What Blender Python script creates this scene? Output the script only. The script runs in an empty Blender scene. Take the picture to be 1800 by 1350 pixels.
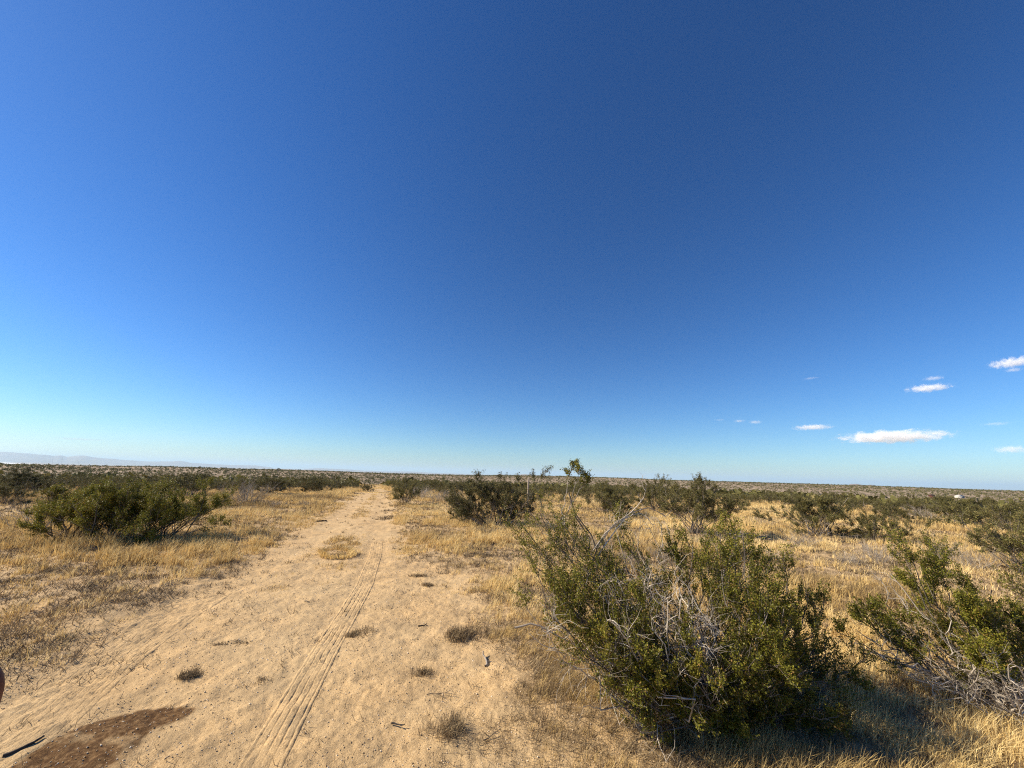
import bpy, math
import numpy as np

# ---------------------------------------------------------------- camera, sky, sun, exposure
sc = bpy.context.scene
C = sc.collection
F_PX, EYE = 676.0, 1.7
ROLL = math.atan(52 / 1800)
PITCH = math.atan((834 - 675) / F_PX)
SUN_EL, SUN_AZ = 36.5, -90.0            # degrees; azimuth measured from +Y towards +X

cam_d = bpy.data.cameras.new('camera')
cam = bpy.data.objects.new('camera', cam_d)
C.objects.link(cam)
cam_d.sensor_width = 36.0
cam_d.lens = 36.0 * F_PX / 1800
cam_d.clip_start, cam_d.clip_end = 0.05, 120000
cam.location = (0, 0, EYE)
from mathutils import Matrix, Vector
cam.rotation_euler = (Matrix.Rotation(math.radians(90) + PITCH, 3, 'X') @ Matrix.Rotation(ROLL, 3, 'Z')).to_euler()
sc.camera = cam

w = bpy.data.worlds.new('World')
sc.world = w
w.use_nodes = True
nt = w.node_tree
bgn = nt.nodes['Background']
sky = nt.nodes.new('ShaderNodeTexSky')
sky.sky_type = 'NISHITA'
sky.sun_disc = False
sky.sun_elevation = math.radians(SUN_EL)
sky.sun_rotation = math.radians(SUN_AZ)
sky.altitude = 900
sky.air_density = 1.15
sky.dust_density = 0.4
sky.ozone_density = 5.0
hsv = nt.nodes.new('ShaderNodeHueSaturation')
hsv.inputs['Hue'].default_value = 0.4985
hsv.inputs['Saturation'].default_value = 1.16
nt.links.new(sky.outputs[0], hsv.inputs['Color'])
tintn = nt.nodes.new('ShaderNodeMix')
tintn.data_type, tintn.blend_type = 'RGBA', 'MULTIPLY'
tintn.inputs[0].default_value = 1.0
tintn.inputs[7].default_value = (0.555, 0.655, 0.755, 1)
gam = nt.nodes.new('ShaderNodeGamma')
gam.inputs['Gamma'].default_value = 1.22
nt.links.new(hsv.outputs[0], gam.inputs[0])
nt.links.new(gam.outputs[0], tintn.inputs[6])
nt.links.new(tintn.outputs[2], bgn.inputs['Color'])
bgn.inputs['Strength'].default_value = 0.075

sun_d = bpy.data.lights.new('sun', 'SUN')
sun_d.energy = 5.0
sun_d.angle = math.radians(0.5)
sun_d.color = (1.0, 0.88, 0.69)
sun = bpy.data.objects.new('sun', sun_d)
C.objects.link(sun)
_e, _a = math.radians(SUN_EL), math.radians(SUN_AZ)
SUN_DIR = Vector((math.cos(_e) * math.sin(_a), math.cos(_e) * math.cos(_a), math.sin(_e)))
sun.rotation_euler = SUN_DIR.to_track_quat('Z', 'Y').to_euler()

sc.view_settings.view_transform = 'Standard'
sc.view_settings.look = 'None'
sc.view_settings.exposure = 0.7
sc.view_settings.gamma = 1.0
sc.cycles.max_bounces = 8
sc.cycles.diffuse_bounces = 3
sc.cycles.transmission_bounces = 3
sc.cycles.volume_bounces = 14
sc.cycles.use_denoising = False
sc.cycles.use_adaptive_sampling = False
sc.cycles.filter_width = 1.15

# ---------------------------------------------------------------- helpers
RNG = np.random.default_rng(7)


def ray(x, y):
    u, v = (x - 900) / F_PX, -(y - 675) / F_PX
    c, s = math.cos(ROLL), math.sin(ROLL)
    u, v = u * c - v * s, u * s + v * c
    return np.array([u, math.cos(PITCH) - v * math.sin(PITCH), math.sin(PITCH) + v * math.cos(PITCH)])


def at(x, y, z=0.0):
    """ground point that a photo pixel looks at"""
    d = ray(x, y)
    return np.array([0, 0, EYE]) + d * ((z - EYE) / d[2])


def at_dist(x, y, dist):
    """point on a pixel's line of sight at a horizontal distance"""
    d = ray(x, y)
    return np.array([0, 0, EYE]) + d * (dist / math.hypot(d[0], d[1]))


_T = np.random.default_rng(3).random((256, 256)).astype(np.float32)


def vnoise(x, y):
    x, y = np.asarray(x, float), np.asarray(y, float)
    xi, yi = np.floor(x).astype(np.int64), np.floor(y).astype(np.int64)
    fx, fy = x - xi, y - yi
    fx, fy = fx * fx * (3 - 2 * fx), fy * fy * (3 - 2 * fy)
    a, b = _T[yi & 255, xi & 255], _T[yi & 255, (xi + 1) & 255]
    c, d = _T[(yi + 1) & 255, xi & 255], _T[(yi + 1) & 255, (xi + 1) & 255]
    return (a * (1 - fx) + b * fx) * (1 - fy) + (c * (1 - fx) + d * fx) * fy


def fbm(x, y, o=4):
    s, a, t = 0, 1.0, 0
    for i in range(o):
        s = s + a * vnoise(x * 2 ** i + 17.3 * i, y * 2 ** i + 9.1 * i)
        t += a
        a *= 0.5
    return s / t


def sstep(a, b, x):
    t = np.clip((x - a) / (b - a), 0, 1)
    return t * t * (3 - 2 * t)


def seg_dist(px, py, pts):
    d = np.full(np.shape(px), 1e9)
    for (ax, ay), (bx, by) in zip(pts[:-1], pts[1:]):
        vx, vy = bx - ax, by - ay
        t = np.clip(((px - ax) * vx + (py - ay) * vy) / (vx * vx + vy * vy + 1e-9), 0, 1)
        d = np.minimum(d, np.hypot(px - ax - t * vx, py - ay - t * vy))
    return d


def poly_sd(px, py, pts):
    """signed distance to a closed polygon, positive outside"""
    pts = list(pts)
    d = seg_dist(px, py, pts + pts[:1])
    ins = np.zeros(np.shape(px), bool)
    for (ax, ay), (bx, by) in zip(pts, pts[1:] + pts[:1]):
        c = (ay > py) != (by > py)
        ins ^= c & (px < (bx - ax) * (py - ay) / (by - ay + 1e-12) + ax)
    return np.where(ins, -d, d)


def tag(o, label=None, cat=None, group=None, kind=None):
    if label: o['label'] = label
    if cat: o['category'] = cat
    if group: o['group'] = group
    if kind: o['kind'] = kind
    return o


def mesh_np(name, V, Q=None, T=None, mat=None, attrs=None, smooth=False):
    V = np.asarray(V, np.float32).reshape(-1, 3)
    me = bpy.data.meshes.new(name)
    me.vertices.add(len(V))
    me.vertices.foreach_set('co', V.ravel())
    idx, starts, n = [], [], 0
    for A, k in ((Q, 4), (T, 3)):
        if A is None or len(A) == 0: continue
        A = np.asarray(A, np.int32)
        idx.append(A.ravel())
        starts.append(n + np.arange(len(A), dtype=np.int32) * k)
        n += A.size
    idx, starts = np.concatenate(idx), np.concatenate(starts)
    me.loops.add(len(idx))
    me.loops.foreach_set('vertex_index', idx)
    me.polygons.add(len(starts))
    me.polygons.foreach_set('loop_start', starts)
    if smooth: me.polygons.foreach_set('use_smooth', np.ones(len(starts), bool))
    for k, a in (attrs or {}).items():
        at_ = me.attributes.new(k, 'FLOAT', 'POINT')
        at_.data.foreach_set('value', np.asarray(a, np.float32))
    me.update(calc_edges=True)
    if mat: me.materials.append(mat)
    return me


def link(name, me, parent=None):
    o = bpy.data.objects.new(name, me)
    C.objects.link(o)
    if parent: o.parent = parent
    return o


def norm(a):
    return a / (np.linalg.norm(a, axis=-1, keepdims=True) + 1e-9)


def tubes(P, R, k=5):
    """batch of tubes: P [M,N,3], R [M,N] -> verts, quads"""
    M, N, _ = P.shape
    t = norm(np.gradient(P, axis=1))
    ref = np.where(np.abs(t[..., 2:3]) > 0.9, np.array([1.0, 0, 0]), np.array([0, 0, 1.0]))
    u = norm(np.cross(t, ref))
    v = np.cross(t, u)
    a = np.arange(k) * 2 * np.pi / k
    V = P[:, :, None, :] + R[:, :, None, None] * (np.cos(a)[:, None] * u[:, :, None, :] + np.sin(a)[:, None] * v[:, :, None, :])
    b = (np.arange(M)[:, None, None] * N + np.arange(N - 1)[None, :, None]) * k
    i, j = np.arange(k)[None, None, :], ((np.arange(k) + 1) % k)[None, None, :]
    Q = np.stack([b + i, b + j, b + k + j, b + k + i], -1).reshape(-1, 4)
    return V.reshape(-1, 3), Q


def join(parts):
    Vs, Qs, n = [], [], 0
    for V, Q in parts:
        Vs.append(V); Qs.append(Q + n); n += len(V)
    return np.concatenate(Vs), np.concatenate(Qs)


# ---------------------------------------------------------------- materials
def new_mat(name):
    m = bpy.data.materials.new(name)
    m.use_nodes = True
    nt = m.node_tree
    b = nt.nodes['Principled BSDF']
    b.inputs['Roughness'].default_value = 0.9
    b.inputs['Specular IOR Level'].default_value = 0.15
    return m, nt, b


def N(nt, t, **kw):
    n = nt.nodes.new(t)
    for k, v in kw.items():
        if k in n.inputs: n.inputs[k].default_value = v
        else: setattr(n, k, v)
    return n


def ramp(nt, src, stops):
    r = nt.nodes.new('ShaderNodeValToRGB')
    el = r.color_ramp.elements
    while len(el) < len(stops): el.new(0.5)
    for e, (p, c) in zip(el, stops):
        e.position = p
        e.color = (*c, 1)
    nt.links.new(src, r.inputs[0])
    return r


def mix(nt, fac, a, b, mode='MIX'):
    m = nt.nodes.new('ShaderNodeMix')
    m.data_type = 'RGBA'
    m.blend_type = mode
    L = nt.links.new
    if isinstance(fac, float): m.inputs[0].default_value = fac
    else: L(fac, m.inputs[0])
    for s, i in ((a, 6), (b, 7)):
        if isinstance(s, tuple): m.inputs[i].default_value = (*s, 1)
        else: L(s, m.inputs[i])
    return m.outputs[2]


def attr_mat(name, stops, rough=0.7, spec=0.2, transl=0.0, attr='tint', objvar=0.0):
    m, nt, b = new_mat(name)
    a = N(nt, 'ShaderNodeAttribute', attribute_name=attr)
    r = ramp(nt, a.outputs['Fac'], stops)
    col = r.outputs[0]
    if objvar:
        oi = N(nt, 'ShaderNodeObjectInfo')
        mr = N(nt, 'ShaderNodeMapRange')
        mr.inputs['To Min'].default_value = 1 - objvar
        mr.inputs['To Max'].default_value = 1 + objvar
        nt.links.new(oi.outputs['Random'], mr.inputs['Value'])
        h = N(nt, 'ShaderNodeHueSaturation')
        nt.links.new(mr.outputs[0], h.inputs['Value'])
        nt.links.new(col, h.inputs['Color'])
        col = h.outputs[0]
    nt.links.new(col, b.inputs['Base Color'])
    b.inputs['Roughness'].default_value = rough
    b.inputs['Specular IOR Level'].default_value = spec
    if transl:
        t = N(nt, 'ShaderNodeBsdfTranslucent')
        nt.links.new(col, t.inputs['Color'])
        ms = N(nt, 'ShaderNodeMixShader')
        ms.inputs[0].default_value = transl
        out = nt.nodes['Material Output']
        nt.links.new(b.outputs[0], ms.inputs[1])
        nt.links.new(t.outputs[0], ms.inputs[2])
        nt.links.new(ms.outputs[0], out.inputs['Surface'])
    return m


LEAF = attr_mat('creosote_leaf', [(0.0, (0.060, 0.048, 0.010)), (0.3, (0.115, 0.112, 0.014)), (0.6, (0.20, 0.200, 0.024)), (0.92, (0.34, 0.30, 0.045)), (1.0, (0.36, 0.22, 0.07))],
                rough=0.5, spec=0.2, transl=0.3, objvar=0.15)
LEAF_FAR = attr_mat('creosote_leaf_far', [(0.0, (0.052, 0.047, 0.017)), (0.4, (0.112, 0.104, 0.032)), (0.8, (0.185, 0.167, 0.053)), (1.0, (0.25, 0.19, 0.08))],
                    rough=0.6, spec=0.2, transl=0.2, objvar=0.25)
BARK = attr_mat('creosote_bark', [(0.0, (0.055, 0.045, 0.038)), (0.5, (0.17, 0.145, 0.12)), (1.0, (0.42, 0.37, 0.31))], rough=0.85, objvar=0.1)
DEAD = attr_mat('dead_twig', [(0.0, (0.18, 0.15, 0.12)), (0.5, (0.36, 0.31, 0.25)), (1.0, (0.62, 0.55, 0.46))], rough=0.9, objvar=0.15)
STRAW = attr_mat('dry_grass', [(0.0, (0.17, 0.12, 0.065)), (0.3, (0.34, 0.235, 0.105)), (0.6, (0.68, 0.475, 0.175)), (1.0, (0.87, 0.68, 0.33))], rough=0.65, spec=0.25, transl=0.3)
LITTER = attr_mat('grey_litter', [(0.0, (0.11, 0.08, 0.05)), (0.5, (0.245, 0.18, 0.105)), (1.0, (0.50, 0.37, 0.20))], rough=0.9, transl=0.1)


def sand_mat(name, ground=True):
    m, nt, b = new_mat(name)
    L = nt.links.new
    tc = N(nt, 'ShaderNodeTexCoord')
    o = tc.outputs['Object']

    def noise(scale, detail=4.0, rough=0.6):
        n = N(nt, 'ShaderNodeTexNoise', Scale=scale, Detail=detail, Roughness=rough)
        L(o, n.inputs['Vector'])
        return n.outputs[0]
    grains = noise(90.0, 5.0, 0.75)
    med = noise(9.0, 6.0, 0.65)
    big = noise(0.6, 5.0, 0.6)
    sand = ramp(nt, grains, [(0.30, (0.27, 0.168, 0.075)), (0.45, (0.53, 0.348, 0.163)), (0.56, (0.65, 0.445, 0.222)), (0.68, (0.80, 0.605, 0.355))]).outputs[0]
    sand = mix(nt, ramp(nt, med, [(0.42, (0, 0, 0)), (0.70, (0.55,) * 3)]).outputs[0], sand, (0.44, 0.31, 0.165))
    sand = mix(nt, ramp(nt, noise(2.3, 7.0, 0.7), [(0.44, (0, 0, 0)), (0.64, (0.9,) * 3)]).outputs[0], sand, (0.38, 0.265, 0.14))
    sand = mix(nt, ramp(nt, big, [(0.40, (0, 0, 0)), (0.65, (0.5,) * 3)]).outputs[0], sand, (0.58, 0.43, 0.24))
    if ground:
        soil = ramp(nt, med, [(0.30, (0.17, 0.115, 0.065)), (0.50, (0.34, 0.24, 0.135)), (0.68, (0.52, 0.39, 0.23))]).outputs[0]
        soil = mix(nt, 0.45, soil, sand, 'MIX')
        ab = N(nt, 'ShaderNodeAttribute', attribute_name='bare').outputs['Fac']
        col = mix(nt, ab, soil, sand)
        # far hillside soil
        hill = ramp(nt, noise(0.05, 8.0, 0.7), [(0.3, (0.20, 0.15, 0.10)), (0.5, (0.30, 0.225, 0.15)), (0.7, (0.42, 0.325, 0.225))]).outputs[0]
        ah = N(nt, 'ShaderNodeAttribute', attribute_name='hill').outputs['Fac']
        col = mix(nt, ah, col, hill)
        pl = N(nt, 'ShaderNodeAttribute', attribute_name='plain').outputs['Fac']
        col = mix(nt, pl, col, (0.30, 0.25, 0.20))
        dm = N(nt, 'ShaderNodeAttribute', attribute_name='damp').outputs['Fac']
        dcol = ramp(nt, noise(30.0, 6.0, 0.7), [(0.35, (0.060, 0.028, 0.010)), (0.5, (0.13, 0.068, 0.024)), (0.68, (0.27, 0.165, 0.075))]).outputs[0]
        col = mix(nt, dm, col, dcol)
    else:
        col = sand
    L(col, b.inputs['Base Color'])
    bp = N(nt, 'ShaderNodeBump', Strength=0.95, Distance=0.009)
    L(grains, bp.inputs['Height'])
    bp2 = N(nt, 'ShaderNodeBump', Strength=0.6, Distance=0.035)
    L(med, bp2.inputs['Height'])
    L(bp.outputs[0], bp2.inputs['Normal'])
    L(bp2.outputs[0], b.inputs['Normal'])
    return m


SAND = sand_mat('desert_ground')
TRACK_SAND = sand_mat('pressed_sand', False)


def plain_mat(name, col, rough=0.9, scale=0.0, col2=None, emboss=0.0):
    m, nt, b = new_mat(name)
    b.inputs['Roughness'].default_value = rough
    if col2:
        tc = N(nt, 'ShaderNodeTexCoord')
        n = N(nt, 'ShaderNodeTexNoise', Scale=scale, Detail=7.0, Roughness=0.65)
        nt.links.new(tc.outputs['Object'], n.inputs['Vector'])
        r = ramp(nt, n.outputs[0], [(0.35, col), (0.65, col2)])
        nt.links.new(r.outputs[0], b.inputs['Base Color'])
        if emboss:
            bp = N(nt, 'ShaderNodeBump', Strength=0.6, Distance=emboss)
            nt.links.new(n.outputs[0], bp.inputs['Height'])
            nt.links.new(bp.outputs[0], b.inputs['Normal'])
    else:
        b.inputs['Base Color'].default_value = (*col, 1)
    return m


# ---------------------------------------------------------------- terrain
def P2(l):
    return [tuple(at(*p)[:2]) for p in l]


ROAD_L = P2([(640, 857), (585, 885), (530, 918), (470, 962), (410, 1004), (330, 1058), (240, 1110), (120, 1180), (0, 1240)])
ROAD_R = P2([(683, 857), (686, 890), (697, 930), (735, 968), (795, 1015), (828, 1085), (822, 1150), (845, 1250), (870, 1350)])
_dirL = np.array(ROAD_L[0]) / np.linalg.norm(ROAD_L[0])
ROAD = [tuple(np.array(ROAD_L[0]) + _dirL * 60)] + ROAD_L + [(-6.0, 1.6), (-7.0, -8), (3.0, -8), (1.2, 1.5)] + ROAD_R[::-1] + [tuple(np.array(ROAD_R[0]) + _dirL * 60)]
RUT_R = P2([(395, 1450), (455, 1350), (520, 1232), (590, 1112), (640, 1030), (660, 975), (667, 930), (671, 890), (672, 866)])
RUT_L = P2([(0, 1318), (150, 1190), (300, 1085), (430, 1010), (520, 965), (572, 930), (610, 897), (650, 865)])
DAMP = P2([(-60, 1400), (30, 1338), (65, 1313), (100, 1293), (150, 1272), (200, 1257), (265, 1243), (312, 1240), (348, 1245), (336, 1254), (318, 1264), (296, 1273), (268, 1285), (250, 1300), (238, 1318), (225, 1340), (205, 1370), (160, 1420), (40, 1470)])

_px = np.array([-900, 0, 180, 330, 500, 700, 850, 1000, 1180, 1350, 1500, 1800, 2700])
_rg = np.array([816, 815, 818, 820, 824, 832, 835, 837, 843, 848, 853, 863, 878])
_hz = 808 + _px * 52 / 1800
_hdist = np.interp(_px, [0, 700, 1000, 1800], [430, 520, 640, 900])
_CA, _CZ = [], []
for x, yy, hz, dd in zip(_px, _rg, _hz, _hdist):
    d = ray(x, yy)
    _CA.append(math.atan2(d[0], d[1]))
    _CZ.append(EYE - 0.95 + dd * d[2] / math.hypot(d[0], d[1]))


def terrain(x, y, fine=True):
    x, y = np.asarray(x, float), np.asarray(y, float)
    r = np.hypot(x, y)
    az = np.arctan2(x, y)
    zc = np.interp(az, _CA, _CZ)
    r1 = np.interp(az, _CA, _hdist)
    z = (fbm(x * 0.12, y * 0.12, 3) - 0.5) * 0.25 * sstep(4, 30, r)
    z = z - 0.55 * sstep(24, 66, r) - 12.45 * sstep(62, 210, r)
    rise = sstep(190, r1, r)
    z = z + rise * (13 + zc) + sstep(150, 300, r) * (1 - sstep(1200, 3000, r)) * (fbm(x * 0.012, y * 0.012, 5) - 0.5) * 3.2
    z = z - sstep(r1, r1 + 2400, r) * (60 + zc)
    if fine:
        near = 1 - sstep(20, 45, r)
        sd = poly_sd(x, y, ROAD)
        out = sstep(-0.2, 0.9, sd)
        z = z + near * (0.010 + 0.055 * out) * (fbm(x * 1.7, y * 1.7, 3) - 0.5) * 2
        z = z + (1 - sstep(6, 14, r)) * 0.014 * (fbm(x * 19, y * 19, 2) - 0.5)
        z = z + near * (0.026 + 0.02 * out) * (fbm(x * 7, y * 7, 3) - 0.5) + near * 0.022 * (fbm(x * 3.4 + 5, y * 3.4, 2) - 0.5)
        z = z + 0.05 * sstep(-0.3, 0.8, sd) * near
        for rut, wd, dp in ((RUT_R, 0.22, 0.012), (RUT_L, 0.28, 0.012)):
            dd = seg_dist(x, y, rut)
            z = z - near * dp * (1 - sstep(wd * 0.6, wd * 1.6, dd))
    return z


def ground_z(x, y):
    return float(terrain(np.array([x]), np.array([y]))[0])


def build_ground():
    rs = [0.9]
    while rs[-1] < 46000:
        r = rs[-1]
        rs.append(r * (1.0055 if r < 9 else 1.010 if r < 60 else 1.016 if r < 1500 else 1.06))
    rs = np.array(rs)
    front = np.linspace(-math.radians(66), math.radians(66), 1150)
    back = np.linspace(math.radians(66), math.radians(294), 90)[1:-1]
    az = np.concatenate([front, back])
    R, A = np.meshgrid(rs, az, indexing='ij')
    X, Y = R * np.sin(A), R * np.cos(A)
    Z = terrain(X, Y)
    n, m = R.shape
    V = np.stack([X, Y, Z], -1).reshape(-1, 3)
    V = np.vstack([V, [[0, 0, 0]]])
    i, j = np.arange(n - 1)[:, None], np.arange(m)[None, :]
    Q = np.stack([i * m + j, (i + 1) * m + j, (i + 1) * m + (j + 1) % m, i * m + (j + 1) % m], -1).reshape(-1, 4)
    jj = np.arange(m)
    T = np.stack([np.full(m, n * m), jj, (jj + 1) % m], -1)
    # where the soil is bare sand, far hillside, distant plain, or damp
    x, y = V[:, 0], V[:, 1]
    r = np.hypot(x, y)
    sd = poly_sd(x, y, ROAD)
    nz = fbm(x * 1.3, y * 1.3, 4) - 0.5
    bare = 1 - sstep(-0.25, 0.55, sd + nz * 1.6)
    bare = np.maximum(bare, 0.8 * sstep(0.52, 0.68, fbm(x * 0.33 + 40, y * 0.5 + 11, 4)))
    hill = sstep(60, 180, r)
    plain = sstep(1500, 5000, r)
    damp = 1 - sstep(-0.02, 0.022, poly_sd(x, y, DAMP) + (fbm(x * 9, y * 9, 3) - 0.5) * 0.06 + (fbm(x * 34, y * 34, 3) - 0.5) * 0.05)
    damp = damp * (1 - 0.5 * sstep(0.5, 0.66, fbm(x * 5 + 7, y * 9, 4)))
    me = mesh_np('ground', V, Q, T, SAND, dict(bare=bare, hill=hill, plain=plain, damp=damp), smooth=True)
    return tag(link('ground', me), 'sandy desert floor with bare two-rut track, dry grass soil and far slopes', 'ground', kind='structure')


build_ground()


def tyre_print(name, label, line, width, ribs, depth, x0, x1, wear):
    """pressed tread strip following a rut; ribs are real grooves"""
    line = np.array(line)
    seg = np.r_[0, np.cumsum(np.linalg.norm(np.diff(line, axis=0), axis=1))]
    s = np.arange(x0, x1, 0.012)
    cx, cy = np.interp(s, seg, line[:, 0]), np.interp(s, seg, line[:, 1])
    k = np.ones(41) / 41
    cx = np.r_[cx[:20], np.convolve(cx, k, 'valid'), cx[-20:]]
    cy = np.r_[cy[:20], np.convolve(cy, k, 'valid'), cy[-20:]]
    tx, ty = np.gradient(cx), np.gradient(cy)
    l = np.hypot(tx, ty)
    nx, ny = ty / l, -tx / l
    t = np.linspace(-1, 1, ribs * 12 + 1)
    X = cx[:, None] + nx[:, None] * t[None] * width / 2
    Y = cy[:, None] + ny[:, None] * t[None] * width / 2
    ph = (t * 0.5 + 0.5) * ribs * 2 * np.pi
    groove = -sstep(0.72, 0.97, np.cos(ph))[None, :]
    patch = sstep(0.32, 0.55, fbm(X * 2.2, Y * 2.2, 3)) * (1 - wear) * 0.8 + (1 - wear) * 0.35
    edge = sstep(0.0, 0.22, 1 - np.abs(t))[None, :]
    depth = depth * (1 - 0.6 * sstep(0.45, 0.9, (s - x0) / (x1 - x0)))[:, None] * (0.65 + 0.7 * fbm(X * 9, Y * 9, 3))
    ends = (sstep(0, 0.4, s - x0) * sstep(0, 0.6, x1 - s))[:, None]
    Z = terrain(X, Y) + 0.006 + 0.006 * (fbm(X * 14, Y * 14, 3) - 0.5) + depth * groove * np.clip(patch, 0, 1) - 0.02 * (1 - edge) - 0.02 * (1 - ends)
    n, m = X.shape
    i, j = np.arange(n - 1)[:, None], np.arange(m - 1)[None, :]
    Q = np.stack([i * m + j, i * m + j + 1, (i + 1) * m + j + 1, (i + 1) * m + j], -1).reshape(-1, 4)
    o = link(name, mesh_np(name, np.stack([X, Y, Z], -1), Q, None, TRACK_SAND, smooth=True))
    return tag(o, label, 'tyre print', kind='structure')


tyre_print('tyre_print', 'crisp ribbed tyre print pressed into the right rut', RUT_R, 0.30, 6, 0.0055, 0.0, 8.5, 0.25)
tyre_print('tyre_print', 'faint worn ribbed tyre print in the left rut', [(RUT_L[0][0] - 1.0, RUT_L[0][1] - 1.2)] + RUT_L, 0.62, 13, 0.004, 0.0, 5.4, 0.5)


# ---------------------------------------------------------------- far mountains, dry lake
def range_mesh(name, label, pts, dist, depth, base_z, seed, rough, mat, cat='mountains'):
    """ridge with a skyline given by photo points, as a real sloped relief"""
    az, h = [], []
    for x, yy in pts:
        d = ray(x, yy)
        az.append(math.atan2(d[0], d[1]))
        h.append(EYE + dist * d[2] / math.hypot(d[0], d[1]) - base_z)
    A = np.linspace(az[0], az[-1], 420)
    H = np.interp(A, az, h)
    W = np.linspace(-1, 1, 33)
    AA, WW = np.meshgrid(A, W, indexing='ij')
    Rr = dist + WW * depth
    X, Y = Rr * np.sin(AA), Rr * np.cos(AA)
    prof = np.clip(1 - np.abs(WW), 0, 1) ** 0.8
    rid = 1 - np.abs(fbm(X / (depth * 0.5) + seed, Y / (depth * 0.5), 5) * 2 - 1)
    Hn = H * (1 + (fbm(A * 140 + seed, A * 0 + seed, 4) - 0.5) * rough)
    Z = base_z - 2 + prof * Hn[:, None] * (1 + (rid - 0.75) * 0.9 * np.abs(WW))
    n, m = X.shape
    i, j = np.arange(n - 1)[:, None], np.arange(m - 1)[None, :]
    Q = np.stack([i * m + j, i * m + j + 1, (i + 1) * m + j + 1, (i + 1) * m + j], -1).reshape(-1, 4)
    o = link(name, mesh_np(name, np.stack([X, Y, Z], -1), Q, None, mat, smooth=True))
    return tag(o, label, cat, kind='structure')


ROCK = plain_mat('far_rock', (0.20, 0.15, 0.12), 0.95, 0.002, (0.30, 0.23, 0.18))
range_mesh('mountains', 'hazy blue mountain range on the far left horizon', [(-500, 796), (-250, 792), (-100, 791), (0, 794), (40, 796), (70, 799), (95, 801), (108, 800), (118, 803), (140, 801), (150, 801), (165, 804), (215, 808), (260, 811), (300, 811), (318, 810), (340, 814), (400, 817), (450, 818), (480, 822)], 26000, 2500, -60, 3.0, 0.10, ROCK)
range_mesh('hills', 'low hazy blue hills behind the centre ridge', [(535, 824), (560, 823), (600, 824.5), (640, 827), (680, 829), (700, 828.5), (730, 829), (760, 831), (780, 833)], 24000, 1800, -60, 9.0, 0.12, ROCK, 'hills')
range_mesh('hills', 'tiny pinkish far knolls behind the ridge right of centre', [(850, 836), (880, 833.5), (900, 834.5), (925, 833.5), (950, 835.5), (970, 839)], 9000, 700, -60, 5.0, 0.2, ROCK, 'hills')
range_mesh('hills', 'two tiny pale peaks poking over the right-hand ridge', [(1485, 853), (1497, 850.4), (1505, 850), (1515, 851.5), (1522, 852.5), (1532, 851.8), (1545, 854.5)], 7000, 500, -60, 2.0, 0.1, ROCK, 'hills')


def lake():
    a0, a1 = math.radians(-75), math.atan2(*ray(75, 812)[:2])
    A = np.linspace(a0, a1, 60)
    r0, r1 = 10500 + 400 * np.sin(A * 9), 19000 - 7500 * sstep(math.radians(-54), a1, A)
    W = np.linspace(0, 1, 6)
    Rr = r0[:, None] * (1 - W) + np.maximum(r1, r0 + 20)[:, None] * W
    X, Y = Rr * np.sin(A)[:, None], Rr * np.cos(A)[:, None]
    n, m = X.shape
    i, j = np.arange(n - 1)[:, None], np.arange(m - 1)[None, :]
    Q = np.stack([i * m + j, i * m + j + 1, (i + 1) * m + j + 1, (i + 1) * m + j], -1).reshape(-1, 4)
    Z = terrain(X, Y) + 0.5
    o = link('dry_lake', mesh_np('dry_lake', np.stack([X, Y, Z], -1), Q[:, ::-1], None, plain_mat('salt_crust', (0.78, 0.76, 0.72), 0.9, 0.001, (0.85, 0.83, 0.8))))
    tag(o, 'thin white dry lake bed below the far left mountains', 'dry lake', kind='structure')


lake()


# ---------------------------------------------------------------- shrubs
def grow(start, d, length, nseg, wig, up, rng):
    M = len(start)
    P = np.empty((M, nseg + 1, 3))
    P[:, 0] = start
    d = norm(d)
    st = (length / nseg)[:, None]
    for i in range(nseg):
        d = norm(d + rng.normal(0, wig, (M, 3)) + np.array([0, 0, up]))
        P[:, i + 1] = P[:, i] + d * st
    return P


def sample(P, n, lo, hi, rng, pw=1.0):
    """n points on each of the polylines: position, direction, fraction"""
    M, K, _ = P.shape
    f = lo + (hi - lo) * rng.random((M, n)) ** pw
    t = f * (K - 1)
    i = np.clip(t.astype(int), 0, K - 2)
    a = (t - i)[..., None]
    m = np.arange(M)[:, None]
    pos = P[m, i] * (1 - a) + P[m, i + 1] * a
    d = norm(P[m, i + 1] - P[m, i])
    return pos.reshape(-1, 3), d.reshape(-1, 3), f.reshape(-1)


def leaves(pos, d, size, rng, spread):
    """little two-sided rhombic leaves, random facing, about the twig direction"""
    n = len(pos)
    ax = norm(d * 0.7 + rng.normal(0, 0.7, (n, 3)))
    u = norm(np.cross(ax, rng.normal(0, 1, (n, 3))))
    s = (size * rng.uniform(0.6, 1.35, n))[:, None]
    p = pos + rng.normal(0, spread, (n, 3))
    V = np.stack([p, p + ax * s * 0.5 + u * s * 0.36, p + ax * s, p + ax * s * 0.5 - u * s * 0.36], 1).reshape(-1, 3)
    return V, np.arange(n * 4).reshape(-1, 4)


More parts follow.
